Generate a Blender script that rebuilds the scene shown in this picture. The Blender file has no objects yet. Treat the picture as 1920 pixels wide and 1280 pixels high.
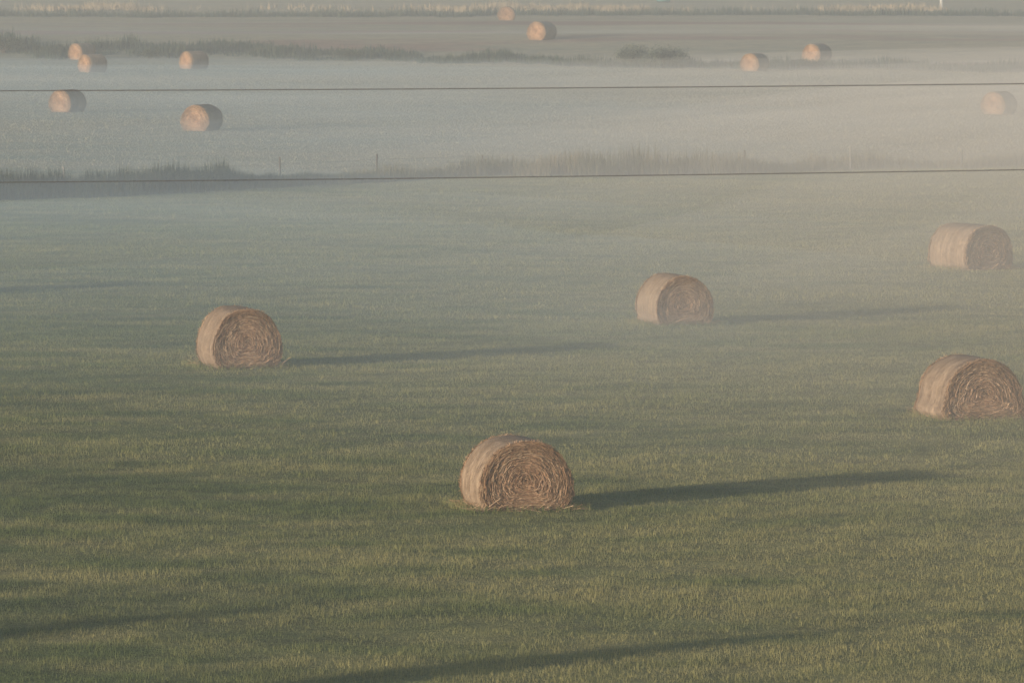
import bpy, math, random
import numpy as np
from mathutils import Vector

rng = np.random.default_rng(7)
random.seed(7)
S = bpy.context.scene
COL = S.collection
PI = math.pi

# ------------------------------------------------------------------ camera model
CAM_H = 10.5
F = 1920 * 200 / 36.0                      # focal length in photo pixels
PITCH = math.atan((640 + 146) / F)

def nz(x, y, seed, n=24, lo=0.2, hi=1.0, sx=1.0, sy=1.0):
    """smooth random field in about -1..1: a sum of sines, wavelengths 1/hi .. 1/lo metres"""
    r = np.random.default_rng(seed)
    out = np.zeros(np.broadcast(x, y).shape)
    tot = 0
    for _ in range(n):
        k = math.exp(r.uniform(math.log(lo), math.log(hi)))
        a = r.uniform(0, 2 * PI); p = r.uniform(0, 2 * PI)
        w = (lo / k) ** 0.45
        out = out + w * np.sin(2 * PI * k * (x * sx * math.cos(a) + y * sy * math.sin(a)) + p)
        tot += w * w
    return out / math.sqrt(tot) * 0.9

def sstep(a, b, v):
    t = np.clip((v - a) / (b - a), 0, 1)
    return t * t * (3 - 2 * t)

def terrain(x, y):
    x = np.asarray(x, float); y = np.asarray(y, float)
    z = 1.35 * sstep(428, 462, y + 0.02 * x)                      # far bank
    z = z + 0.5 * sstep(480, 700, y)
    near = 1 - sstep(190, 330, y)
    z = z + near * (0.011 * nz(x, y, 11, 26, 0.15, 0.9, 0.6, 1.0) + 0.010 * nz(x, y, 12, 14, 0.02, 0.09, 0.7, 1.0))
    z = z + (1 - near) * 0.10 * nz(x, y, 13, 16, 0.006, 0.04, 0.7, 1)
    z = z + np.clip(60 - y, 0, 70) ** 2 * 0.0019                   # hillside on which the camera stands
    return z

def ray(px, py):
    u = (px - 960) / F; v = -(py - 640) / F
    c, s = math.cos(PITCH), math.sin(PITCH)
    return np.array([u, c + v * s, -s + v * c])

def ground_at(px, py):
    d = ray(px, py)
    t = -CAM_H / d[2]
    for _ in range(30):
        z = float(terrain(d[0] * t, d[1] * t))
        t = 0.5 * t + 0.5 * (z - CAM_H) / d[2]
    return d[0] * t, d[1] * t, float(terrain(d[0] * t, d[1] * t))

# ------------------------------------------------------------------ small helpers
def tag(o, label=None, cat=None, group=None, kind=None):
    if label: o['label'] = label
    if cat: o['category'] = cat
    if group: o['group'] = group
    if kind: o['kind'] = kind
    return o

def mesh_obj(name, V, Fc, mat, parent=None, attrs=None, smooth=False):
    me = bpy.data.meshes.new(name)
    V = np.asarray(V, np.float32)
    if isinstance(Fc, np.ndarray):
        n, k = Fc.shape
        me.vertices.add(len(V)); me.vertices.foreach_set('co', V.ravel())
        me.loops.add(n * k); me.loops.foreach_set('vertex_index', Fc.astype(np.int32).ravel())
        me.polygons.add(n); me.polygons.foreach_set('loop_start', np.arange(0, n * k, k, dtype=np.int32))
        me.update(calc_edges=True)
    else:
        me.from_pydata([tuple(v) for v in V], [], Fc)
    for k_, a in (attrs or {}).items():
        at = me.attributes.new(k_, 'FLOAT', 'POINT'); at.data.foreach_set('value', np.asarray(a, np.float32))
    if smooth:
        me.polygons.foreach_set('use_smooth', np.ones(len(me.polygons), bool))
    me.materials.append(mat)
    me.update()
    o = bpy.data.objects.new(name, me); COL.objects.link(o)
    if parent is not None: o.parent = parent
    return o

def empty(name, loc, rz=0):
    o = bpy.data.objects.new(name, None); COL.objects.link(o)
    o.empty_display_size = 0.3
    o.location = loc; o.rotation_euler = (0, 0, rz)
    return o

class NT:
    def __init__(self, name):
        m = bpy.data.materials.new(name); m.use_nodes = True
        self.m = m; self.t = m.node_tree; self.t.nodes.clear()
        self.out = self.t.nodes.new('ShaderNodeOutputMaterial')
    def n(self, typ, **kw):
        nd = self.t.nodes.new(typ)
        for k, v in kw.items():
            if hasattr(nd, k): setattr(nd, k, v)
            else: nd.inputs[k].default_value = v
        return nd
    def l(self, a, b): self.t.links.new(a, b)
    def attr(self, name): return self.n('ShaderNodeAttribute', attribute_name=name).outputs['Fac']
    def mix(self, f, a, b, mode='MIX'):
        m = self.t.nodes.new('ShaderNodeMix'); m.data_type = 'RGBA'; m.blend_type = mode
        for s, v in ((m.inputs[0], f), (m.inputs[6], a), (m.inputs[7], b)):
            if isinstance(v, bpy.types.NodeSocket): self.l(v, s)
            elif isinstance(v, (int, float)): s.default_value = v
            else: s.default_value = (*v, 1)
        return m.outputs[2]
    def ramp(self, f, stops):
        r = self.t.nodes.new('ShaderNodeValToRGB'); self.l(f, r.inputs[0])
        e = r.color_ramp.elements
        while len(e) < len(stops): e.new(0.5)
        for el, (p, c) in zip(e, stops): el.position = p; el.color = (*c, 1) if not isinstance(c, float) else (c, c, c, 1)
        return r.outputs[0]
    def math(self, op, a, b=0.0):
        m = self.t.nodes.new('ShaderNodeMath'); m.operation = op
        for s, v in zip(m.inputs, (a, b)):
            if isinstance(v, bpy.types.NodeSocket): self.l(v, s)
            else: s.default_value = v
        return m.outputs[0]
    def noise(self, scale, vec=None, detail=4, rough=0.55, stretch=None, coord='Position'):
        n = self.n('ShaderNodeTexNoise'); n.inputs['Scale'].default_value = scale
        n.inputs['Detail'].default_value = detail; n.inputs['Roughness'].default_value = rough
        if vec is None:
            if coord == 'Position': vec = self.n('ShaderNodeNewGeometry').outputs['Position']
            else: vec = self.n('ShaderNodeTexCoord').outputs[coord]
        if stretch:
            mp = self.n('ShaderNodeMapping'); mp.inputs['Scale'].default_value = stretch
            self.l(vec, mp.inputs[0]); vec = mp.outputs[0]
        self.l(vec, n.inputs['Vector'])
        return n.outputs['Fac']
    def finish(self, color, rough=0.9, bump=None, bump_s=0.3, bump_d=0.05, transl=0.0, spec=0.15):
        p = self.n('ShaderNodeBsdfPrincipled'); p.inputs['Roughness'].default_value = rough
        p.inputs['Specular IOR Level'].default_value = spec
        if isinstance(color, bpy.types.NodeSocket): self.l(color, p.inputs['Base Color'])
        else: p.inputs['Base Color'].default_value = (*color, 1)
        if bump is not None:
            b = self.n('ShaderNodeBump'); b.inputs['Strength'].default_value = bump_s; b.inputs['Distance'].default_value = bump_d
            self.l(bump, b.inputs['Height']); self.l(b.outputs[0], p.inputs['Normal'])
        sh = p.outputs[0]
        if transl > 0:
            tr = self.n('ShaderNodeBsdfTranslucent')
            if isinstance(color, bpy.types.NodeSocket): self.l(color, tr.inputs['Color'])
            else: tr.inputs['Color'].default_value = (*color, 1)
            mx = self.n('ShaderNodeMixShader'); mx.inputs[0].default_value = transl
            self.l(sh, mx.inputs[1]); self.l(tr.outputs[0], mx.inputs[2]); sh = mx.outputs[0]
        self.l(sh, self.out.inputs['Surface'])
        return self.m

# ------------------------------------------------------------------ where the fields lie
FENCE_PX = [(-300, 392), (0, 376), (250, 366), (480, 354), (700, 340), (900, 332), (1150, 331), (1400, 325), (1650, 318), (1920, 313), (2250, 307)]
FENCE = np.array([ground_at(a, b)[:2] for a, b in FENCE_PX])
DITCH_PX = [(-250, 102), (0, 104), (200, 107), (420, 110), (700, 114), (950, 122), (1160, 127), (1400, 130), (1650, 132), (1920, 136), (2200, 138)]
DITCH = np.array([ground_at(a, b)[:2] for a, b in DITCH_PX])

def line_y(P, x):
    return np.interp(x, P[:, 0], P[:, 1])

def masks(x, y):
    """growth and painted mist tint: dry (yellowed, warmer rightward), mown (pale stubble, lifted for mist), lush (dark), red (rusty stubble)"""
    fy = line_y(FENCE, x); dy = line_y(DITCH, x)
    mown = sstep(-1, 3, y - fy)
    dry = 0.43 + 0.25 * nz(x, y, 21, 20, 0.012, 0.08, 0.7, 1) + 0.30 * nz(x, y, 22, 24, 0.14, 1.2, 0.6, 1) + 0.30 * np.clip(x / (0.09 * np.maximum(y, 40)), -1.5, 1.5)  # x term paints the warm-right, cool-left mist light into the sward
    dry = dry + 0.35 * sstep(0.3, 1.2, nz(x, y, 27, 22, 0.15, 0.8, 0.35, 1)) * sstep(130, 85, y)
    dry = dry + 0.22 * sstep(130, 225, y) + 0.35 * sstep(4, 16, y - dy)  # paler with distance; beyond the ditch, mist brightness is painted in
    deep_green = np.clip(0.75 * nz(x, y, 23, 22, 0.05, 0.5, 0.4, 1) + 0.7 * nz(x, y, 28, 26, 0.5, 2.6, 0.5, 1) * sstep(150, 95, y) + 0.75 * sstep(100, 80, y) * np.clip(0.75 - x / 8, 0, 1.2), 0, 1)  # also darker towards the near left
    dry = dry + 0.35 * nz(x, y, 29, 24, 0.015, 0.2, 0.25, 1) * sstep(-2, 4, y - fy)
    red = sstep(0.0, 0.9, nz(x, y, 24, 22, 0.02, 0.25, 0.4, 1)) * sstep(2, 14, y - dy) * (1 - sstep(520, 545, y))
    return np.clip(dry, 0, 1), mown, deep_green, red

# ------------------------------------------------------------------ materials
def grass_mat(name, ground):
    t = NT(name)
    dry, mown, deep_green, red = (t.attr(k) for k in ('dry', 'mown', 'deep_green', 'red'))
    green = t.mix(deep_green, (0.138, 0.164, 0.055), (0.086, 0.114, 0.041))
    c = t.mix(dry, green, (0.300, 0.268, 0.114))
    c = t.mix(mown, c, t.mix(dry, (0.185, 0.200, 0.135), (0.330, 0.285, 0.180)))  # stubble colours lifted to carry part of the mist brightness
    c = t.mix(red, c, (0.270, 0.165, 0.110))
    if ground:
        n1 = t.noise(0.9, detail=6, rough=0.7, stretch=(0.6, 1, 1))
        n2 = t.noise(9.0, detail=4, rough=0.7)
        c = t.mix(1.0, c, t.ramp(n1, [(0.3, (0.55, 0.55, 0.55)), (0.7, (1.15, 1.12, 1.05))]), 'MULTIPLY')
        c = t.mix(0.75, c, t.ramp(n2, [(0.32, (0.5, 0.52, 0.5)), (0.68, (1.35, 1.3, 1.2))]), 'MULTIPLY')
        return t.finish(c, 0.95, bump=n2, bump_s=0.9, bump_d=0.12)
    r = t.attr('rnd')
    c = t.mix(1.0, c, t.ramp(r, [(0.0, (0.66, 0.70, 0.68)), (0.5, (0.98, 0.99, 0.98)), (0.9, (1.22, 1.2, 1.16)), (1.0, (1.6, 1.52, 1.4))]), 'MULTIPLY')
    return t.finish(c, 0.75, transl=0.30)

M_ground = grass_mat('field_soil_and_sward', True)
M_grass = grass_mat('grass_blades', False)

def stalk_mat(name, a, b, c_):
    t = NT(name); r = t.attr('rnd')
    return t.finish(t.ramp(r, [(0.0, a), (0.55, b), (1.0, c_)]), 0.8, transl=0.25)
M_weeds = stalk_mat('verge_weeds', (0.014, 0.026, 0.018), (0.030, 0.045, 0.028), (0.09, 0.085, 0.05))  # greens darkened to paint in the hazy shade over these weeds
M_verge_dry = stalk_mat('verge_dry_stalks', (0.07, 0.075, 0.045), (0.14, 0.13, 0.08), (0.28, 0.22, 0.13))
M_reeds = stalk_mat('ditch_reeds', (0.016, 0.034, 0.025), (0.036, 0.058, 0.038), (0.10, 0.105, 0.062))
M_tan = stalk_mat('tan_grass', (0.24, 0.185, 0.115), (0.32, 0.25, 0.155), (0.38, 0.30, 0.19))
M_leaf = stalk_mat('shrub_leaves', (0.025, 0.038, 0.022), (0.05, 0.065, 0.035), (0.09, 0.10, 0.055))

def bale_side_mat():
    t = NT('net_wrapped_hay')
    g = t.n('ShaderNodeTexCoord').outputs['Object']
    fine = t.noise(7, vec=g, detail=5, rough=0.7, stretch=(1.2, 9.0, 1.2))
    hair = t.noise(40, vec=g, detail=3, rough=0.8, stretch=(0.5, 3.0, 0.5))
    big = t.noise(2.2, vec=g, detail=3)
    oi = t.n('ShaderNodeObjectInfo').outputs['Random']
    c = t.ramp(fine, [(0.25, (0.22, 0.155, 0.105)), (0.5, (0.31, 0.23, 0.165)), (0.75, (0.41, 0.32, 0.235))])
    c = t.mix(0.55, c, t.ramp(hair, [(0.3, (0.62, 0.58, 0.52)), (0.7, (1.2, 1.2, 1.15))]), 'MULTIPLY')
    c = t.mix(0.6, c, t.ramp(big, [(0.35, (0.78, 0.74, 0.68)), (0.65, (1.1, 1.1, 1.1))]), 'MULTIPLY')
    c = t.mix(1.0, c, t.ramp(oi, [(0, (0.88, 0.86, 0.84)), (1, (1.05, 1.05, 1.03))]), 'MULTIPLY')
    c = t.mix(1.0, c, t.ramp(t.attr('rnd'), [(0.0, (0.52, 0.47, 0.42)), (0.5, (1.0, 0.99, 0.98)), (1.0, (1.42, 1.40, 1.36))]), 'MULTIPLY')
    return t.finish(c, 0.85, bump=t.math('ADD', fine, t.math('MULTIPLY', hair, 0.5)), bump_s=0.6, bump_d=0.03)

def bale_end_mat():
    t = NT('rolled_hay_end')
    rnd = t.attr('rnd'); rad = t.attr('rad')
    g = t.n('ShaderNodeTexCoord').outputs['Object']
    n = t.noise(14, vec=g, detail=5, rough=0.75)
    n2 = t.noise(3.2, vec=g, detail=3)
    c = t.ramp(rnd, [(0.0, (0.29, 0.175, 0.102)), (0.5, (0.45, 0.292, 0.178)), (0.8, (0.53, 0.365, 0.235)), (1.0, (0.64, 0.48, 0.325))])
    c = t.mix(0.6, c, t.ramp(n, [(0.3, (0.5, 0.47, 0.42)), (0.7, (1.2, 1.2, 1.15))]), 'MULTIPLY')
    c = t.mix(0.7, c, t.ramp(n2, [(0.35, (0.72, 0.68, 0.64)), (0.65, (1.12, 1.12, 1.12))]), 'MULTIPLY')
    c = t.mix(1.0, c, t.ramp(rad, [(0.0, (1.0, 0.97, 0.93)), (0.25, (1.1, 1.03, 1.0)), (0.7, (1.0, 0.98, 0.96)), (0.9, (0.66, 0.62, 0.58)), (1.0, (0.85, 0.80, 0.74))]), 'MULTIPLY')
    return t.finish(c, 0.85, bump=n, bump_s=0.7, bump_d=0.03)

def simple_mat(name, c, rough=0.7, var=0.25, scale=12, metallic=0.0):
    t = NT(name)
    n = t.noise(scale, coord='Object', detail=5)
    col = t.mix(1.0, c, t.ramp(n, [(0.3, (1 - var,) * 3), (0.7, (1 + var * 0.5,) * 3)]), 'MULTIPLY')
    return t.finish(col, rough, bump=n, bump_s=0.2, bump_d=0.01)

M_side = bale_side_mat(); M_end = bale_end_mat()
M_post_dark = simple_mat('weathered_post_wood', (0.10, 0.085, 0.07))
M_post_pale = simple_mat('pale_post_wood', (0.26, 0.24, 0.21))
M_fwire = simple_mat('fence_wire_steel', (0.16, 0.16, 0.16), 0.5)
M_wire = simple_mat('overhead_cable', (0.09, 0.085, 0.08), 0.6, 0.1)
M_teal = simple_mat('teal_plastic', (0.05, 0.15, 0.14), 0.5, 0.1, 4)
M_dark = simple_mat('dark_tank_base', (0.02, 0.03, 0.028), 0.8, 0.2, 4)
M_white = simple_mat('white_post_paint', (0.46, 0.45, 0.40), 0.6, 0.1, 5)
M_bark = simple_mat('bark', (0.10, 0.075, 0.05), 0.9, 0.4, 8)

# ------------------------------------------------------------------ ground: one graded sheet
def graded(segs):
    out = []
    for a, b, st in segs:
        n = max(1, int(round((b - a) / st)))
        out += list(a + (b - a) * np.arange(n) / n)
    out.append(segs[-1][1])
    return np.array(out)
gx = graded([(-1800, -300, 150), (-300, -60, 12), (-60, -24, 1.5), (-24, 24, 0.33), (24, 60, 1.5), (60, 300, 12), (300, 1800, 150)])
gy = graded([(-120, 40, 10), (40, 76, 2), (76, 175, 0.4), (175, 260, 0.7), (260, 430, 1.6), (430, 680, 1.2), (680, 900, 10), (900, 2600, 100)])
X, Y = np.meshgrid(gx, gy)
x = X.ravel(); y = Y.ravel()
z = terrain(x, y)
nxg, nyg = len(gx), len(gy)
i = np.arange((nyg - 1) * (nxg - 1)); r_ = i // (nxg - 1); c_ = i % (nxg - 1); b_ = r_ * nxg + c_
faces = np.stack([b_, b_ + 1, b_ + nxg + 1, b_ + nxg], 1)
dry, mown, deep_green, red = masks(x, y)
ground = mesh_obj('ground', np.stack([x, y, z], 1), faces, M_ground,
                  attrs=dict(dry=dry, mown=mown, deep_green=deep_green, red=red), smooth=True)
tag(ground, kind='structure')

# ------------------------------------------------------------------ blades
def blades(x, y, z, h, w, lean=0.35, face=None):
    """one triangle per blade; returns verts, faces"""
    n = len(x)
    a = rng.uniform(0, 2 * PI, n) if face is None else face
    la = rng.uniform(0, 2 * PI, n); ll = h * lean * rng.random(n)
    dx, dy = np.cos(a) * w / 2, np.sin(a) * w / 2
    V = np.empty((n, 3, 3))
    V[:, 0] = np.stack([x - dx, y - dy, z - 0.01], 1)
    V[:, 1] = np.stack([x + dx, y + dy, z - 0.01], 1)
    V[:, 2] = np.stack([x + np.cos(la) * ll, y + np.sin(la) * ll, z + h], 1)
    return V.reshape(-1, 3), np.arange(n * 3).reshape(n, 3)

# ------------------------------------------------------------------ hay bales
BW, BH, BL = 0.82, 1.31, 1.46      # half width, height, length
def profile(a, seed=0, flare=0.0):
    """cross-section of a sagging bale, a = 0 right, pi/2 top; returns x, z"""
    r = np.random.default_rng(100 + seed)
    wob = sum(r.uniform(-1, 1) * 0.009 * np.sin(k * a + r.uniform(0, 6)) for k in range(2, 7))
    s = np.sin(a); c = np.cos(a)
    xx = BW * np.sign(c) * np.abs(c) ** np.where(s > 0, 1.0, 0.64) * (1 + wob)
    zz = 0.48 + np.where(s > 0, 0.83, 0.60) * np.sign(s) * np.abs(s) ** np.where(s > 0, 1.0, 0.8) * (1 + wob)
    low = sstep(0.5, 0.0, zz)
    xx = xx * (1 + flare * low) + np.sign(c) * low * 0.02 * (np.abs(c) > 0.2)
    zz = np.maximum(zz, -0.04)
    return xx, zz

def end_point(rho, a, seed, flare):
    xx, zz = profile(a, seed, flare)
    return rho * xx, 0.58 + rho * (zz - 0.58)

def make_bale(seed, straws, flare=0.0, rot=0.0):
    """meshes for one kind of bale; axis along local y, front end at -y"""
    r = np.random.default_rng(500 + seed)
    root = empty('hay_bale', (0, 0, 0), rot)
    # rolled side
    na, ny = 96, 30
    A = np.arange(na) / na * 2 * PI
    t = np.linspace(-1, 1, ny)
    V = []
    for q, tt in enumerate(t):
        xx, zz = profile(A, seed, flare)
        e = 1 - 0.055 * max(0, (abs(tt) - 0.80) / 0.20) ** 2 - 0.015 * tt * tt
        jit = 0.007 * nz(A * 3, np.full(na, tt * 2.0), 900 + seed, 14, 0.4, 2.0, 1, 2.2) + 0.004 * r.normal(size=na)
        e = e + jit
        V.append(np.stack([xx * e, np.full(na, tt * BL / 2) + 0.008 * r.normal(size=na), 0.58 + (zz - 0.58) * e], 1))
    V = np.concatenate(V)
    Fq = np.array([[q * na + k, q * na + (k + 1) % na, (q + 1) * na + (k + 1) % na, (q + 1) * na + k] for q in range(ny - 1) for k in range(na)])
    # stalks pressed into the wrapped side, running round the roll
    m = straws // 8
    a0 = r.uniform(-0.35, PI + 0.35, m); t0 = r.uniform(-0.98, 0.98, m); ln = r.uniform(0.08, 0.40, m); sl = r.normal(0, 0.10, m)
    wd = r.uniform(0.003, 0.008, m); li = np.abs(r.normal(0.001, 0.002, m)); SV = []
    for k in range(3):
        q_ = k / 2 - 0.5
        ak = a0 + q_ * ln / 0.75; tk_ = np.clip(t0 + sl * q_ * ln * 2, -1, 1)
        xx, zz = profile(ak, seed, flare)
        e = 1 - 0.055 * np.maximum(0, (np.abs(tk_) - 0.80) / 0.20) ** 2 - 0.015 * tk_ ** 2 + 0.003 + li + 0.006 * (np.abs(q_) * 2) * r.random(m)
        for sd in (-1, 1):
            SV.append(np.stack([xx * e, tk_ * BL / 2 + sd * wd / 2, 0.58 + (zz - 0.58) * e], 1))
    SV = np.stack(SV, 1).reshape(-1, 3); base = np.arange(m) * 6 + len(V)
    SF = np.concatenate([np.stack([base + 2 * k, base + 2 * k + 1, base + 2 * k + 3, base + 2 * k + 2], 1) for k in range(2)])
    ring = np.repeat(np.clip(0.5 + 0.13 * r.normal(size=ny), 0, 1), na)      # each turn of the wrap a little lighter or darker
    mesh_obj('rolled_side', np.concatenate([V, SV]), np.concatenate([Fq, SF]), M_side, root, smooth=True,
             attrs=dict(rnd=np.concatenate([ring, np.repeat(np.clip(0.58 + 0.24 * r.normal(size=m), 0, 1), 6)])))
    # spiral ends
    for sgn in (-1, 1):
        nr = 34
        rho = np.linspace(0.0, 0.945, nr)
        V, rn, rd = [], [], []
        for q, ro in enumerate(rho):
            ph = ro * 2 * PI * 9 + A
            dep = 0.020 * np.sin(ph) + 0.018 * nz(A * 2.5 + ro * 3, np.full(na, ro * 9.0), 40 + seed, 16, 0.3, 1.6) - 0.03 * ro ** 8
            dep = dep + 0.008 * r.normal(size=na)
            xx, zz = end_point(ro, A, seed, flare)
            V.append(np.stack([xx, np.full(na, sgn * BL / 2) + sgn * dep, zz], 1))
            rn.append(np.clip(0.42 + 0.22 * np.sin(ph) + 0.12 * r.normal(size=na), 0, 1)); rd.append(np.full(na, ro))
        V = np.concatenate(V)
        Fq = [[q * na + k, q * na + (k + 1) % na, (q + 1) * na + (k + 1) % na, (q + 1) * na + k] for q in range(nr - 1) for k in range(na)]
        # straws lying along the spiral
        m = straws if sgn == -1 else straws // 3
        ro = np.sqrt(r.random(m)) * 0.97; a0 = r.uniform(0, 2 * PI, m)
        ln = r.uniform(0.14, 0.70, m) * (0.35 + 0.65 * ro); wd = r.uniform(0.004, 0.010, m)
        drift = r.normal(0, 0.035, m); lift0 = np.abs(r.normal(0.012, 0.012, m)); lift1 = np.abs(r.normal(0.008, 0.016, m))
        rs = np.clip(0.5 + 0.24 * np.sin(ro * 2 * PI * 9 + a0) + 0.24 * r.normal(size=m), 0, 1)
        SV, SF, SR, SD = [], [], [], []
        K = 4
        tw = r.normal(0, 0.0028, m)
        for k in range(K):
            s_ = k / (K - 1) - 0.5
            ak = a0 + s_ * ln / np.maximum(ro * 0.72, 0.10)
            rk = np.clip(ro + drift * s_ * 2 - 0.06 * s_ * s_, 0.01, 1.01)
            yk = sgn * (BL / 2 + 0.012 + lift0 + lift1 * (abs(s_) * 2) ** 2)
            for sd in (-1, 1):
                xx, zz = profile(ak, seed, flare)
                rr = rk + sd * wd / 2 / 0.72
                SV.append(np.stack([rr * xx, yk + sd * tw, 0.58 + rr * (zz - 0.58)], 1))
        SV = np.stack(SV, 1).reshape(-1, 3)
        base = np.arange(m) * (2 * K)
        SF = np.concatenate([np.stack([base + 2 * k, base + 2 * k + 1, base + 2 * k + 3, base + 2 * k + 2], 1) for k in range(K - 1)])
        V2 = np.concatenate([V, SV]); F2 = np.concatenate([np.array(Fq), SF + len(V)])
        mesh_obj('spiral_end', V2, F2, M_end, root,
                 attrs=dict(rnd=np.concatenate(rn + [np.repeat(rs, 2 * K)]), rad=np.concatenate(rd + [np.repeat(ro, 2 * K)])))
    # loose straw at the foot and rim
    m = max(40, straws // 16)
    a = r.uniform(0, 2 * PI, m); sgn = np.where(r.random(m) < 0.6, -1, 1)
    px = r.uniform(-1.08, 1.08, m) * BW; py = sgn * (BL / 2 + np.abs(r.normal(0.0, 0.06, m)))
    side = r.random(m) < 0.12
    px = np.where(side, np.sign(px) * (BW + np.abs(r.normal(0.0, 0.05, m))), px); py = np.where(side, r.uniform(-1, 1, m) * BL / 2, py)
    pz = np.abs(r.normal(0.04, 0.05, m))
    ln = r.uniform(0.12, 0.34, m)
    d = np.stack([np.cos(a), np.sin(a) * 0.7, r.uniform(-0.1, 0.55, m)], 1); d /= np.linalg.norm(d, axis=1)[:, None]
    # rim stubble: straws poking out of the edges
    m2 = straws // 7
    a2 = r.uniform(-0.2, PI + 0.2, m2); xx, zz = profile(a2, seed, flare)
    s2 = np.where(r.random(m2) < 0.7, -1, 1)
    P2 = np.stack([xx * 0.965, s2 * (BL / 2 - 0.02), 0.58 + (zz - 0.58) * 0.965], 1)
    d2 = np.stack([np.cos(a2) * 0.5 - np.sin(a2) * r.normal(0, 1, m2), s2 * np.abs(r.normal(0.12, 0.15, m2)), np.sin(a2) * 0.5 + np.cos(a2) * r.normal(0, 1, m2)], 1)
    d2 /= np.linalg.norm(d2, axis=1)[:, None]
    P = np.concatenate([np.stack([px, py, pz], 1), P2]); D = np.concatenate([d, d2]); L = np.concatenate([ln, r.uniform(0.02, 0.075, m2)])
    up = np.cross(D, r.normal(size=D.shape)); up /= np.linalg.norm(up, axis=1)[:, None]
    W = r.uniform(0.005, 0.010, len(P))[:, None]
    V = np.stack([P - up * W / 2, P + up * W / 2, P + D * L[:, None] + up * W / 3, P + D * L[:, None] - up * W / 3], 1).reshape(-1, 3)
    mesh_obj('loose_straw', V, np.arange(len(V)).reshape(-1, 4), M_end, root,
             attrs=dict(rnd=np.repeat(np.clip(r.normal(0.72, 0.2, len(P)), 0, 1), 4), rad=np.full(len(V), 0.5)))
    return root

def dup(root):
    c = root.copy(); COL.objects.link(c)
    for ch in root.children:
        d = ch.copy(); COL.objects.link(d); d.parent = c
    return c

bale_xy = []
def put_bale(b, px, py, th, sc, label, tilt=0.0, group='round hay bales lying on the fields'):
    """px = middle of the foot of the bale in the photo, py = its foot line"""
    gx_, gy_, gz_ = ground_at(px, py)
    th = math.radians(th)
    if not hasattr(sc, '__len__'): sc = (sc, sc, sc)
    back = 0.5 * (BL * math.cos(th) + abs(BW * 2 * math.sin(th)) * 0.35) * sc[1]
    gx_ *= (gy_ + back) / gy_; gy_ += back
    gz_ = float(terrain(gx_, gy_))
    b.location = (gx_, gy_, gz_ - 0.02)
    b.rotation_euler = (0, math.radians(tilt), th)
    b.scale = tuple(sc)
    tag(b, label, 'hay bale', group)
    bale_xy.append((gx_, gy_, th, b.scale[0]))
    return b

near = [make_bale(k, n_, fl) for k, n_, fl in ((1, 9000, 0.0), (2, 6200, 0.0), (3, 4600, 0.0), (4, 6000, 0.22), (5, 3600, 0.04))]
put_bale(near[0], 968, 958, 15.5, (1.05, 0.95, 0.99), 'tan hay bale in the foreground, nearest of all, its coarse straw end showing')
put_bale(near[1], 448, 691, 18.5, (1.03, 1.0, 1.10), 'round hay bale alone on the left of the green field, long shadow pointing right')
put_bale(near[2], 1264, 610, 21, (1.0, 0.96, 1.0), 'hay bale right of centre with tight dark spiral end, midway up the field')
put_bale(near[3], 1818, 787, 18, (1.08, 1.04, 0.99), 'broad slumped hay bale spreading at its foot, cut by the right photo edge')
put_bale(near[4], 1819, 506, 30, (1.09, 1.30, 1.06), 'hazy hay bale near the right photo edge with a long pale sunlit side')
far_a = make_bale(6, 700, -0.13); far_b = make_bale(7, 700, -0.11)
FAR = [
    (379, 246, -25, 1.03, 'misty pink and grey hay bale standing alone just beyond the weedy fence line'),
    (127, 211, -33, 0.98, 'misty hay bale at the far left whose top touches the upper overhead wire'),
    (174, 136, -50, 0.97, 'hay bale in front of another one that peeks out behind its left top'),
    (154, 113, -42, 0.97, 'hay bale partly hidden behind a nearer bale, against the dark ditch reeds'),
    (364, 130, -50, 1.00, 'small hay bale alone before the dark ditch, half of it a dark side'),
    (1415, 134, -33, 0.98, 'pale hay bale at the ditch edge, right of the two round grey bushes'),
    (1532, 117, -38, 1.06, 'faint hay bale half sunk behind the ditch reeds, over a dark clump'),
    (1873, 215, -33, 0.97, 'faint misty hay bale by the right photo edge below the upper wire'),
    (1016, 76, -33, 1.12, 'far hay bale above the ditch with pale end and dark blue grey side'),
    (950, 39, -4, 1.0, 'farthest hay bale, seen end on as a disc before the tan grass strip'),
]
for k, (px, py, th, sc, lab) in enumerate(FAR):
    src = far_a if k % 2 == 0 else far_b
    b = src if k < 2 else dup(src)
    put_bale(b, px, py, th, sc, lab)
# the bale whose long shadow comes in at the left edge
put_bale(dup(far_a), -300, 562, 20, 1.0, 'round hay bale left of the view whose shadow reaches into the green field')

# ------------------------------------------------------------------ grass of the near field and stubble beyond
def sample_wedge(n, y0, y1, m=0.30):
    u = rng.random(n)
    yy = np.sqrt(y0 * y0 + u * (y1 * y1 - y0 * y0))
    return rng.uniform(-m / 2, m / 2, n) * yy, yy

GX, GY, GHT, GW = [], [], [], []
for (n, y0, y1, h0, h1, w0) in ((150000, 63, 76, 0.022, 0.075, 0.0066), (640000, 76, 110, 0.022, 0.075, 0.0066), (460000, 110, 150, 0.025, 0.072, 0.009),
                               (300000, 150, 200, 0.03, 0.075, 0.014), (160000, 200, 258, 0.035, 0.08, 0.020)):
    a, b = sample_wedge(n, y0, y1, 0.29)
    clump = nz(a, b, 31, 24, 0.6, 3.5) * 0.75 + nz(a, b, 32, 20, 0.08, 0.5, 0.5, 1) * 0.5
    h = rng.uniform(h0, h1, n) * np.clip(1 + 0.5 * clump, 0.3, 2)
    keep = rng.random(n) < np.clip(0.75 + 0.3 * clump, 0.25, 1)
    keep &= (b < line_y(FENCE, a) + 1.0)
    GX.append(a[keep]); GY.append(b[keep]); GHT.append(h[keep]); GW.append(rng.uniform(0.7, 1.4, keep.sum()) * w0)
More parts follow.
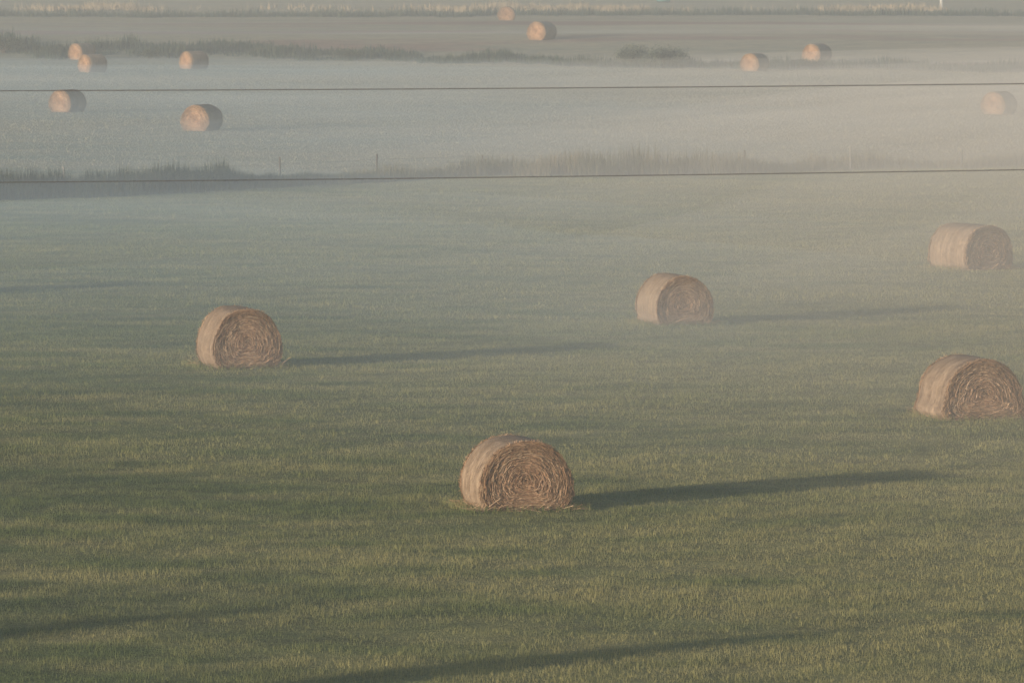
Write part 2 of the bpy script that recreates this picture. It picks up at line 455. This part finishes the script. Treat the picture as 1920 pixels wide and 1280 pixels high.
# taller uncut rim round each near bale
for (bx, by, th, sc) in bale_xy[:5]:
    n = 2600
    u = rng.uniform(-1, 1, n); v = rng.uniform(-1, 1, n)
    lx = u * (BW + 0.35); ly = v * (BL / 2 + 0.30)
    ok = (np.abs(lx) > BW - 0.03) | (np.abs(ly) > BL / 2 - 0.0)
    lx, ly = lx[ok], ly[ok]
    GX.append(bx + lx * math.cos(th) - ly * math.sin(th)); GY.append(by + lx * math.sin(th) + ly * math.cos(th))
    GHT.append(rng.uniform(0.05, 0.17, len(lx))); GW.append(rng.uniform(0.008, 0.014, len(lx)))
# mown field beyond the fence
a, b = sample_wedge(150000, 225, 430, 0.25)
k = (b > line_y(FENCE, a) + 2) & (b < line_y(DITCH, a) - 1)
GX.append(a[k]); GY.append(b[k]); GHT.append(rng.uniform(0.03, 0.09, k.sum())); GW.append(rng.uniform(0.03, 0.06, k.sum()))
GX, GY, GHT, GW = map(np.concatenate, (GX, GY, GHT, GW))
inside = np.zeros(len(GX), bool)
for (bx, by, th, sc) in bale_xy:
    lx = (GX - bx) * math.cos(th) + (GY - by) * math.sin(th); ly = -(GX - bx) * math.sin(th) + (GY - by) * math.cos(th)
    inside |= (np.abs(lx) < BW * sc * 0.95) & (np.abs(ly) < BL / 2 * sc * 0.98)
GX, GY, GHT, GW = GX[~inside], GY[~inside], GHT[~inside], GW[~inside]
V, Fb = blades(GX, GY, terrain(GX, GY), GHT, GW, 0.55)
dry, mown, deep_green, red = masks(GX, GY)
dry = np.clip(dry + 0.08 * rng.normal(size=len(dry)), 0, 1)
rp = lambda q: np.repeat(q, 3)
grass = mesh_obj('grass', V, Fb, M_grass, attrs=dict(dry=rp(dry), mown=rp(mown), deep_green=rp(deep_green), red=rp(red), rnd=rp(rng.random(len(dry)))))
tag(grass, 'short green and yellowing grass covering the hay field', 'grass', kind='stuff')

# ------------------------------------------------------------------ tall growth in strips
def strip(name, P, n, hfun, depth, w, mat, label, cat, y_off=0.0, xr=None, patch=None):
    x0, x1 = xr if xr else (P[0, 0], P[-1, 0])
    xs = rng.uniform(x0, x1, n)
    ys = line_y(P, xs) + y_off + rng.beta(2, 2, n) * depth
    ys = ys + depth * 0.22 * nz(xs, xs * 0, 76, 14, 0.1, 1.2)
    hh = hfun(xs) * rng.uniform(0.25, 1.15, n) * (1 + 0.55 * nz(xs, ys, 77, 20, 0.1, 1.4))
    if patch is not None:
        k = rng.random(n) < patch(xs, ys); xs, ys, hh = xs[k], ys[k], hh[k]
    k = hh > 0.06; xs, ys, hh = xs[k], ys[k], hh[k]
    V, Fb = blades(xs, ys, terrain(xs, ys), hh, rng.uniform(0.6, 1.4, len(xs)) * w, 0.30)
    o = mesh_obj(name, V, Fb, mat, attrs=dict(rnd=np.repeat(np.clip(rng.random(len(xs)) * 0.8 + 0.2 * nz(xs, ys, 78, 12, 0.1, 0.6), 0, 1), 3)))
    return tag(o, label, cat, kind='stuff')

def by_px(P, PX, table):
    """height table given at photo x -> function of world x along line P"""
    pxs = np.array([p[0] for p in PX], float)
    def f(xs):
        p = np.interp(xs, P[:, 0], pxs)
        return np.interp(p, [t[0] for t in table], [t[1] for t in table])
    return f
weed_h = by_px(FENCE, FENCE_PX, [(-300, .7), (0, .66), (150, .5), (230, .56), (300, .85), (400, .75), (480, .5), (560, .36), (700, .24), (760, 0.05)])
strip('tall_weeds', FENCE, 44000, weed_h, 4.2, 0.05, M_weeds, 'dark tall weeds growing thick along the left half of the fence line', 'weeds', -0.6, (FENCE[0, 0], FENCE[5, 0]))
dry_h = by_px(FENCE, FENCE_PX, [(500, .25), (700, .40), (860, .62), (1000, .70), (1100, .85), (1250, .80), (1400, .7), (1500, .42), (1700, .4), (1920, .4), (2200, .4)])
strip('tall_grass', FENCE, 20000, dry_h, 4.0, 0.04, M_verge_dry, 'pale dry tall grass along the right half of the fence line', 'tall grass', -0.3, (FENCE[3, 0], FENCE[-1, 0]))
reed_h = by_px(DITCH, DITCH_PX, [(-250, .65), (0, .65), (120, .5), (300, .5), (420, .5), (600, .45), (720, .35), (950, .5), (1160, .5), (1400, .5), (1650, .45), (1920, .5), (2200, .5)])
strip('reeds', DITCH, 34000, reed_h, 13, 0.08, M_reeds, 'dark reeds and sedge filling the ditch between the two far fields', 'reeds', 0)

TRACK = np.array([ground_at(px, 32 + 2 * math.sin(px / 300))[:2] for px in range(-300, 2300, 200)])
strip('verge_grass', TRACK, 22000, lambda xs: 0.62 + 0 * xs, 10, 0.07, M_reeds, 'dull green grass verge along the far field edge', 'verge grass', 1.0)
TAN = np.array([ground_at(px, 23)[:2] for px in range(-300, 2300, 200)])
pxt = np.array(range(-300, 2300, 200), float)
tan_patch = lambda xs, ys: np.interp(np.interp(xs, TAN[:, 0], pxt), [0, 60, 150, 240, 300, 450, 520, 700, 790, 830, 1160, 1230, 1290, 1330, 1540, 1600, 1750, 1800],
                                     [.0, .35, 1, .5, .02, .0, .10, .02, .1, .8, 1, .02, .08, .0, .03, .8, .6, .0])
strip('dry_grass', TAN, 30000, lambda xs: 0.55 + 0 * xs, 24, 0.11, M_tan, 'tan dry grass standing in long patches near the top of the view', 'dry grass', 3, patch=tan_patch)

# ------------------------------------------------------------------ bushes
M_leaf_grey = stalk_mat('mist_paled_leaves', (0.07, 0.084, 0.062), (0.115, 0.13, 0.095), (0.17, 0.18, 0.13))  # leaf colour lightened to paint in fading by the mist
def make_bush(w, h, n, leaf, seed, stems=7):
    r = np.random.default_rng(seed)
    root = empty('bush', (0, 0, 0))
    blobs = [(r.uniform(-.5, .5) * w * 0.7, r.uniform(-.35, .35) * w * 0.7, r.uniform(0.35, 0.72) * h, r.uniform(0.22, 0.34)) for _ in range(11)]
    P = []
    for bx, by, bz, br in blobs:
        m = n // len(blobs)
        d = r.normal(size=(m, 3)); d /= np.linalg.norm(d, axis=1)[:, None]
        rad = r.random(m) ** 0.4 * (1 + 0.25 * r.normal(size=m))
        P.append(np.stack([bx + d[:, 0] * rad * br * w, by + d[:, 1] * rad * br * w, bz + d[:, 2] * rad * br * h * 1.1], 1))
    P = np.concatenate(P); P[:, 2] = np.maximum(P[:, 2], 0.03)
    m = len(P)
    a = r.normal(size=(m, 3)); a /= np.linalg.norm(a, axis=1)[:, None]
    b = np.cross(a, r.normal(size=(m, 3))); b /= np.linalg.norm(b, axis=1)[:, None]
    s = leaf * r.uniform(0.5, 1.3, m)[:, None]
    V = np.stack([P - a * s, P + b * s * 0.45, P + a * s, P - b * s * 0.45], 1).reshape(-1, 3)
    mesh_obj('foliage', V, np.arange(len(V)).reshape(-1, 4), M_leaf_grey if seed < 3 else M_leaf, root, attrs=dict(rnd=np.repeat(r.random(m), 4)))
    V, Fs = [], []
    for k in range(stems):
        t = blobs[k % len(blobs)]; p0 = np.array([r.uniform(-.06, .06) * w, r.uniform(-.06, .06) * w, -0.05]); p1 = np.array([t[0], t[1], t[2]])
        b0 = len(V)
        for p, rr in ((p0, 0.03), (p0 * .4 + p1 * .6 + np.array([0, 0, .1 * h]), 0.02), (p1, 0.008)):
            for q in range(5): V.append(p + rr * h * np.array([math.cos(q * 1.2566), math.sin(q * 1.2566), 0]))
        for q_ in range(2):
            for q in range(5): Fs.append((b0 + q_ * 5 + q, b0 + q_ * 5 + (q + 1) % 5, b0 + q_ * 5 + 5 + (q + 1) % 5, b0 + q_ * 5 + 5 + q))
    mesh_obj('stems', np.array(V), Fs, M_bark, root)
    return root
def put_bush(px, py, w, h, n, leaf, seed, label, group):
    b = make_bush(w, h, n, leaf, seed)
    b.location = ground_at(px, py); tag(b, label, 'bush', group)
g_ = 'bushes along the ditch'
put_bush(1187, 125, 2.6, 1.75, 3200, 0.07, 1, 'round grey green bush at the ditch, left of its twin', g_)
put_bush(1246, 127, 3.3, 1.60, 3800, 0.07, 2, 'wider round grey green bush at the ditch, right of its twin', g_)
put_bush(8, 100, 3.4, 1.35, 2600, 0.07, 3, 'dark bush on the ditch bank at the left photo edge', g_)
put_bush(278, 111, 2.0, 0.75, 1300, 0.06, 4, 'low dark teal bush between the left ditch bales', g_)
put_bush(655, 112, 2.8, 0.85, 1600, 0.06, 5, 'low spreading green bush at the ditch left of centre', g_)
put_bush(1524, 130, 1.9, 0.75, 1200, 0.06, 6, 'low dark leaf clump standing in for shaded reeds directly below the half sunk faint bale', g_)  # leaf clump added for a dark patch of shaded reeds
put_bush(342, 360, 2.6, 0.95, 2600, 0.05, 7, 'dark leafy bush rising out of the tall weeds at the fence', 'bushes along the fence')

# ------------------------------------------------------------------ fence
def tube(P, r, sides=6, cap=True):
    P = np.asarray(P, float); V, Fs = [], []
    for k, p in enumerate(P):
        d = P[min(k + 1, len(P) - 1)] - P[max(k - 1, 0)]; d /= np.linalg.norm(d)
        a = np.cross(d, [0, 0, 1.0]) if abs(d[2]) < 0.9 else np.cross(d, [0, 1.0, 0]); a /= np.linalg.norm(a); b = np.cross(d, a)
        rr = r[k] if hasattr(r, '__len__') else r
        for q in range(sides):
            t = 2 * PI * q / sides; V.append(p + rr * (a * math.cos(t) + b * math.sin(t)))
    for k in range(len(P) - 1):
        for q in range(sides): Fs.append((k * sides + q, k * sides + (q + 1) % sides, (k + 1) * sides + (q + 1) % sides, (k + 1) * sides + q))
    if cap: Fs.append(tuple(range(sides))[::-1]); Fs.append(tuple(range((len(P) - 1) * sides, len(P) * sides)))
    return V, Fs
fence = empty('wire_fence', (0, 0, 0))
tag(fence, 'low wire fence of thin spaced posts in the weedy strip between fields', 'fence')
POSTS = [(118, 366, 1.06, 1, 3.5), (523, 348, 1.10, 0, 0.5), (705, 338, 1.02, 0, -1), (905, 331, .85, 0, 1), (1397, 326, .95, 0, -2), (1598, 320, .95, 1, 1), (1808, 316, .75, 0, 0),
         (-120, 382, 1.05, 0, 1), (-330, 393, 1.05, 0, 0), (2040, 312, 1.0, 0, 0), (2240, 307, 1.0, 0, 0), (310, 356, .85, 0, 0)]
tops = []
for px, py, h, pale, lean in sorted(POSTS):
    gx_, gy_, gz_ = ground_at(px, py); gy_ += 1.2; gz_ = float(terrain(gx_, gy_))
    dx = -math.tan(math.radians(lean)) * h
    V, Fs = tube([(gx_, gy_, gz_ - 0.3), (gx_ + dx * .5, gy_, gz_ + h * .5), (gx_ + dx, gy_, gz_ + h - 0.03), (gx_ + dx, gy_, gz_ + h)], [0.038, 0.036, 0.034, 0.022], 7)
    po = mesh_obj('post', V, Fs, M_post_pale if pale else M_post_dark, fence)
    if pale: po['label'] = 'pale weathered fence post'
    tops.append((gx_, gy_, gz_))
for hz in (0.35, 0.62, 0.88):
    V, Fs = tube([(a, b - 0.05, c + hz * 0.9) for a, b, c in tops], 0.004, 4, False)
    mesh_obj('strand', V, Fs, M_fwire, fence)

# ------------------------------------------------------------------ overhead wires in front
def overhead(pts, dist, label):
    zs, xs = [], []
    for px, py in pts:
        d = ray(px, py); t = dist / d[1]; xs.append(d[0] * t); zs.append(CAM_H + d[2] * t)
    co = np.polyfit(xs, zs, 2)
    co[0] = max(co[0], 1.5e-4)
    X_ = np.linspace(-70, 70, 141)
    V, Fs = tube([(a, dist, float(np.polyval(co, a))) for a in X_], 0.0058, 6)
    o = mesh_obj('overhead_wire', V, Fs, M_wire, smooth=True)
    return tag(o, label, 'wire', 'overhead wires crossing the view')
overhead([(0, 170.5), (480, 169), (960, 166), (1440, 162), (1920, 157.5)], 60, 'thin dark overhead wire, the upper of two crossing the misty far field')
overhead([(0, 342), (480, 338), (960, 332), (1440, 326), (1920, 318.5)], 60, 'thin dark overhead wire, the lower of two, running in line with the weedy fence')

# ------------------------------------------------------------------ far small things at the top edge
gx_, gy_, gz_ = ground_at(1244, 5)
tank = empty('stock_tank', (gx_, gy_, gz_)); tag(tank, 'teal livestock tank at the top photo edge, mostly cut off', 'tank')
def lathe(prof, n=28):
    V = [(r * math.cos(2 * PI * k / n), r * math.sin(2 * PI * k / n), z) for r, z in prof for k in range(n)]
    Fs = [(q * n + k, q * n + (k + 1) % n, (q + 1) * n + (k + 1) % n, (q + 1) * n + k) for q in range(len(prof) - 1) for k in range(n)]
    return np.array(V), Fs
V, Fs = lathe([(0.66, 0.10), (0.74, 0.16), (0.76, 0.45), (0.80, 0.85), (0.86, 0.87), (0.86, 0.93), (0.78, 0.93), (0.74, 0.80), (0.0, 0.78)])
mesh_obj('basin', V, Fs, M_teal, tank, smooth=False)
V, Fs = lathe([(0.0, 0.10), (0.70, 0.10), (0.72, -0.05), (0.0, -0.06)])
mesh_obj('base', V, Fs, M_dark, tank)
gx_, gy_, gz_ = ground_at(1765, 14)
V, Fs = tube([(0, 0, -0.2), (0, 0, 1.0), (0, 0, 1.9), (0, 0, 1.95)], [0.17, 0.165, 0.16, 0.10], 10)
mp = mesh_obj('marker_post', V, Fs, M_white); mp.location = (gx_, gy_, gz_)
tag(mp, 'white upright marker post cut by the top photo edge at the right', 'post')

# ------------------------------------------------------------------ slim trees outside the view that throw the long foreground shades
def slim_tree(x, y, h, w, seed, label):
    r = np.random.default_rng(seed)
    root = empty('tree', (x, y, float(terrain(x, y)))); tag(root, label, 'tree', 'trees on the hillside left of the view')
    V, Fs = tube([(0, 0, -0.3), (0.05, 0, h * .3), (0.0, 0.05, h * .65), (0, 0, h * .97)], [0.16, 0.12, 0.07, 0.015], 8)
    mesh_obj('trunk', V, Fs, M_bark, root)
    m = 2300
    zz = r.uniform(0.12, 1, m); rad = w * np.sqrt(r.random(m)) * np.sin(PI * np.clip(zz, .12, 1) ** 0.8) ** 0.7 * (1 + 0.3 * np.sin(zz * 23))
    a = r.uniform(0, 2 * PI, m)
    P = np.stack([rad * np.cos(a), rad * np.sin(a), zz * h], 1)
    d = r.normal(size=(m, 3)); d /= np.linalg.norm(d, axis=1)[:, None]
    b = np.cross(d, r.normal(size=(m, 3))); b /= np.linalg.norm(b, axis=1)[:, None]
    s = 0.10 * r.uniform(.6, 1.4, m)[:, None]
    V = np.stack([P - d * s, P + b * s * .6, P + d * s, P - b * s * .6], 1).reshape(-1, 3)
    mesh_obj('crown', V, np.arange(len(V)).reshape(-1, 4), M_leaf, root, attrs=dict(rnd=np.repeat(r.random(m), 4)))
SUN_EL = math.radians(7.0)
SH = math.radians(38.5)                                  # shadows run this far round from +x towards +y
def shade_tree(px, py, dist, w, seed, label):
    gx_, gy_, gz_ = ground_at(px, py)
    tx, ty = gx_ - dist * math.cos(SH), gy_ - dist * math.sin(SH)
    slim_tree(tx, ty, dist * math.tan(SUN_EL) - float(terrain(tx, ty)) + gz_, w, seed, label)
shade_tree(1640, 1176, 46, 1.15, 61, 'slim tree on the hillside left of the view, beside a broader one')
shade_tree(470, 1145, 44, 1.9, 62, 'broad tree on the hillside left of the view, beside a slim one')

# ------------------------------------------------------------------ air: haze box and low mist bank
def volume_mat(name, color, density, aniso=0.0):
    t = NT(name)
    v = t.n('ShaderNodeVolumePrincipled')
    v.inputs['Color'].default_value = (*color, 1); v.inputs['Density'].default_value = density
    v.inputs['Anisotropy'].default_value = aniso; v.inputs['Density Attribute'].default_value = ''
    t.l(v.outputs[0], t.out.inputs['Volume'])
    return t.m
x0, x1, y0, y1, z0, z1 = -1900, 1900, -220, 2700, -4, float(np.max(z)) + 4
Vb = [(a, b, c) for c in (z0, z1) for b in (y0, y1) for a in (x0, x1)]
haze = mesh_obj('haze', Vb, [(0, 2, 3, 1), (4, 5, 7, 6), (0, 1, 5, 4), (2, 6, 7, 3), (0, 4, 6, 2), (1, 3, 7, 5)], volume_mat('haze_air', (0.92, 0.95, 0.97), 0.0008))
tag(haze, 'thin pale morning haze over the whole valley', 'haze', kind='stuff')

def mist_bank(name, y0, y1, x0, x1, thick, dens, color, label, nx=110, ny=120):
    ax = np.linspace(x0, x1, nx); ay = np.linspace(y0, y1, ny)
    X_, Y_ = np.meshgrid(ax, ay); xf, yf = X_.ravel(), Y_.ravel()
    tk = np.maximum(thick(xf, yf), 0.0)
    edge = np.minimum(np.minimum(xf - x0, x1 - xf) / 30, np.minimum(yf - y0, y1 - yf) / 10).clip(0, 1)
    tk = tk * edge
    top = terrain(xf, yf) - 0.15 + tk; bot = np.full(len(xf), -2.0)
    n = len(xf)
    V = np.concatenate([np.stack([xf, yf, top], 1), np.stack([xf, yf, bot], 1)])
    Fs = []
    for r__ in range(ny - 1):
        for c__ in range(nx - 1):
            q = r__ * nx + c__
            Fs.append((q, q + 1, q + nx + 1, q + nx)); Fs.append((n + q, n + q + nx, n + q + nx + 1, n + q + 1))
    bord = [c for c in range(nx)] + [r * nx + nx - 1 for r in range(1, ny)] + [(ny - 1) * nx + c for c in range(nx - 2, -1, -1)] + [r * nx for r in range(ny - 2, 0, -1)]
    for q in range(len(bord)):
        a, b = bord[q], bord[(q + 1) % len(bord)]
        Fs.append((a, n + a, n + b, b))
    o = mesh_obj(name, V, np.array(Fs), volume_mat(name + '_air', color, dens), smooth=False)
    return tag(o, label, 'mist', kind='stuff')

def thick(xf, yf):
    u = xf / (0.09 * yf)                                     # -1 .. 1 across the valley floor
    lead = 104 - 10 * np.clip(u, -1.4, 1.4)
    t = sstep(lead - 10, lead + 48, yf) * 0.97 * np.interp(yf, [150, 200, 260, 311, 370, 430, 500, 580, 670], [1.25, 1.06, .90, .82, .62, .34, .11, .03, 0])
    t = t * (1 + np.where(u < 0, np.interp(yf, [160, 215, 260, 330], [.28, .58, .50, .26]), 0.36) * np.clip(u, -1.4, 1.4))
    w = 1 + 0.10 * nz(xf, yf, 91, 18, 0.006, 0.02) + (0.07 + 0.12 * sstep(240, 170, yf)) * nz(xf, yf, 92, 18, 0.03, 0.09)
    return 2.9 * t * np.clip(w, 0.2, 2)
def side(xf, yf):
    return sstep(-1.3, 1.3, xf / (0.09 * yf) + 0.12 * nz(xf, yf, 93, 14, 0.006, 0.02))
mist_bank('mist_bank', 80, 690, -170, 170, lambda a, b: thick(a, b) * side(a, b), 0.0085, (0.86, 0.80, 0.73), 'low bank of mist tinted warm as if sunlit, thickening to the right over the fields')  # sunlit warmth painted into the mist colour
mist_bank('mist_bank', 80, 690, -170, 170, lambda a, b: thick(a, b) * (1 - side(a, b)), 0.0085, (0.60, 0.74, 0.84), 'low bank of mist tinted cool as if in shade, thickening to the left over the fields')  # same mist, with cool shade painted into its colour

# ------------------------------------------------------------------ light and camera
sun = bpy.data.lights.new('sun', 'SUN'); sun.energy = 4.2; sun.angle = math.radians(0.6); sun.color = (1.0, 0.85, 0.70)
so = bpy.data.objects.new('sun', sun); COL.objects.link(so)
d = Vector((math.cos(SH) * math.cos(SUN_EL), math.sin(SH) * math.cos(SUN_EL), -math.sin(SUN_EL)))
so.rotation_euler = d.to_track_quat('-Z', 'Y').to_euler()
W = bpy.data.worlds.new('World'); S.world = W; W.use_nodes = True
nt = W.node_tree; bg = nt.nodes['Background']
sky = nt.nodes.new('ShaderNodeTexSky'); sky.sky_type = 'NISHITA'; sky.sun_disc = False; sky.dust_density = 0.8; sky.ozone_density = 1.8
sky.sun_elevation = SUN_EL; sky.sun_rotation = math.atan2(-d.x, -d.y)
nt.links.new(sky.outputs[0], bg.inputs[0]); bg.inputs[1].default_value = 0.14

cam = bpy.data.cameras.new('camera'); cam.lens = 200; cam.sensor_width = 36; cam.clip_end = 6000; cam.clip_start = 0.5
cam.dof.use_dof = True; cam.dof.focus_distance = 118; cam.dof.aperture_fstop = 7.1
co = bpy.data.objects.new('camera', cam); COL.objects.link(co)
co.location = (0, 0, CAM_H); co.rotation_euler = (PI / 2 - PITCH, 0, 0)
S.camera = co
S.view_settings.view_transform = 'Standard'; S.view_settings.look = 'None'
S.view_settings.exposure = 0.55; S.view_settings.gamma = 1.0
S.render.engine = 'CYCLES'
S.cycles.use_denoising = True
S.cycles.volume_bounces = 1
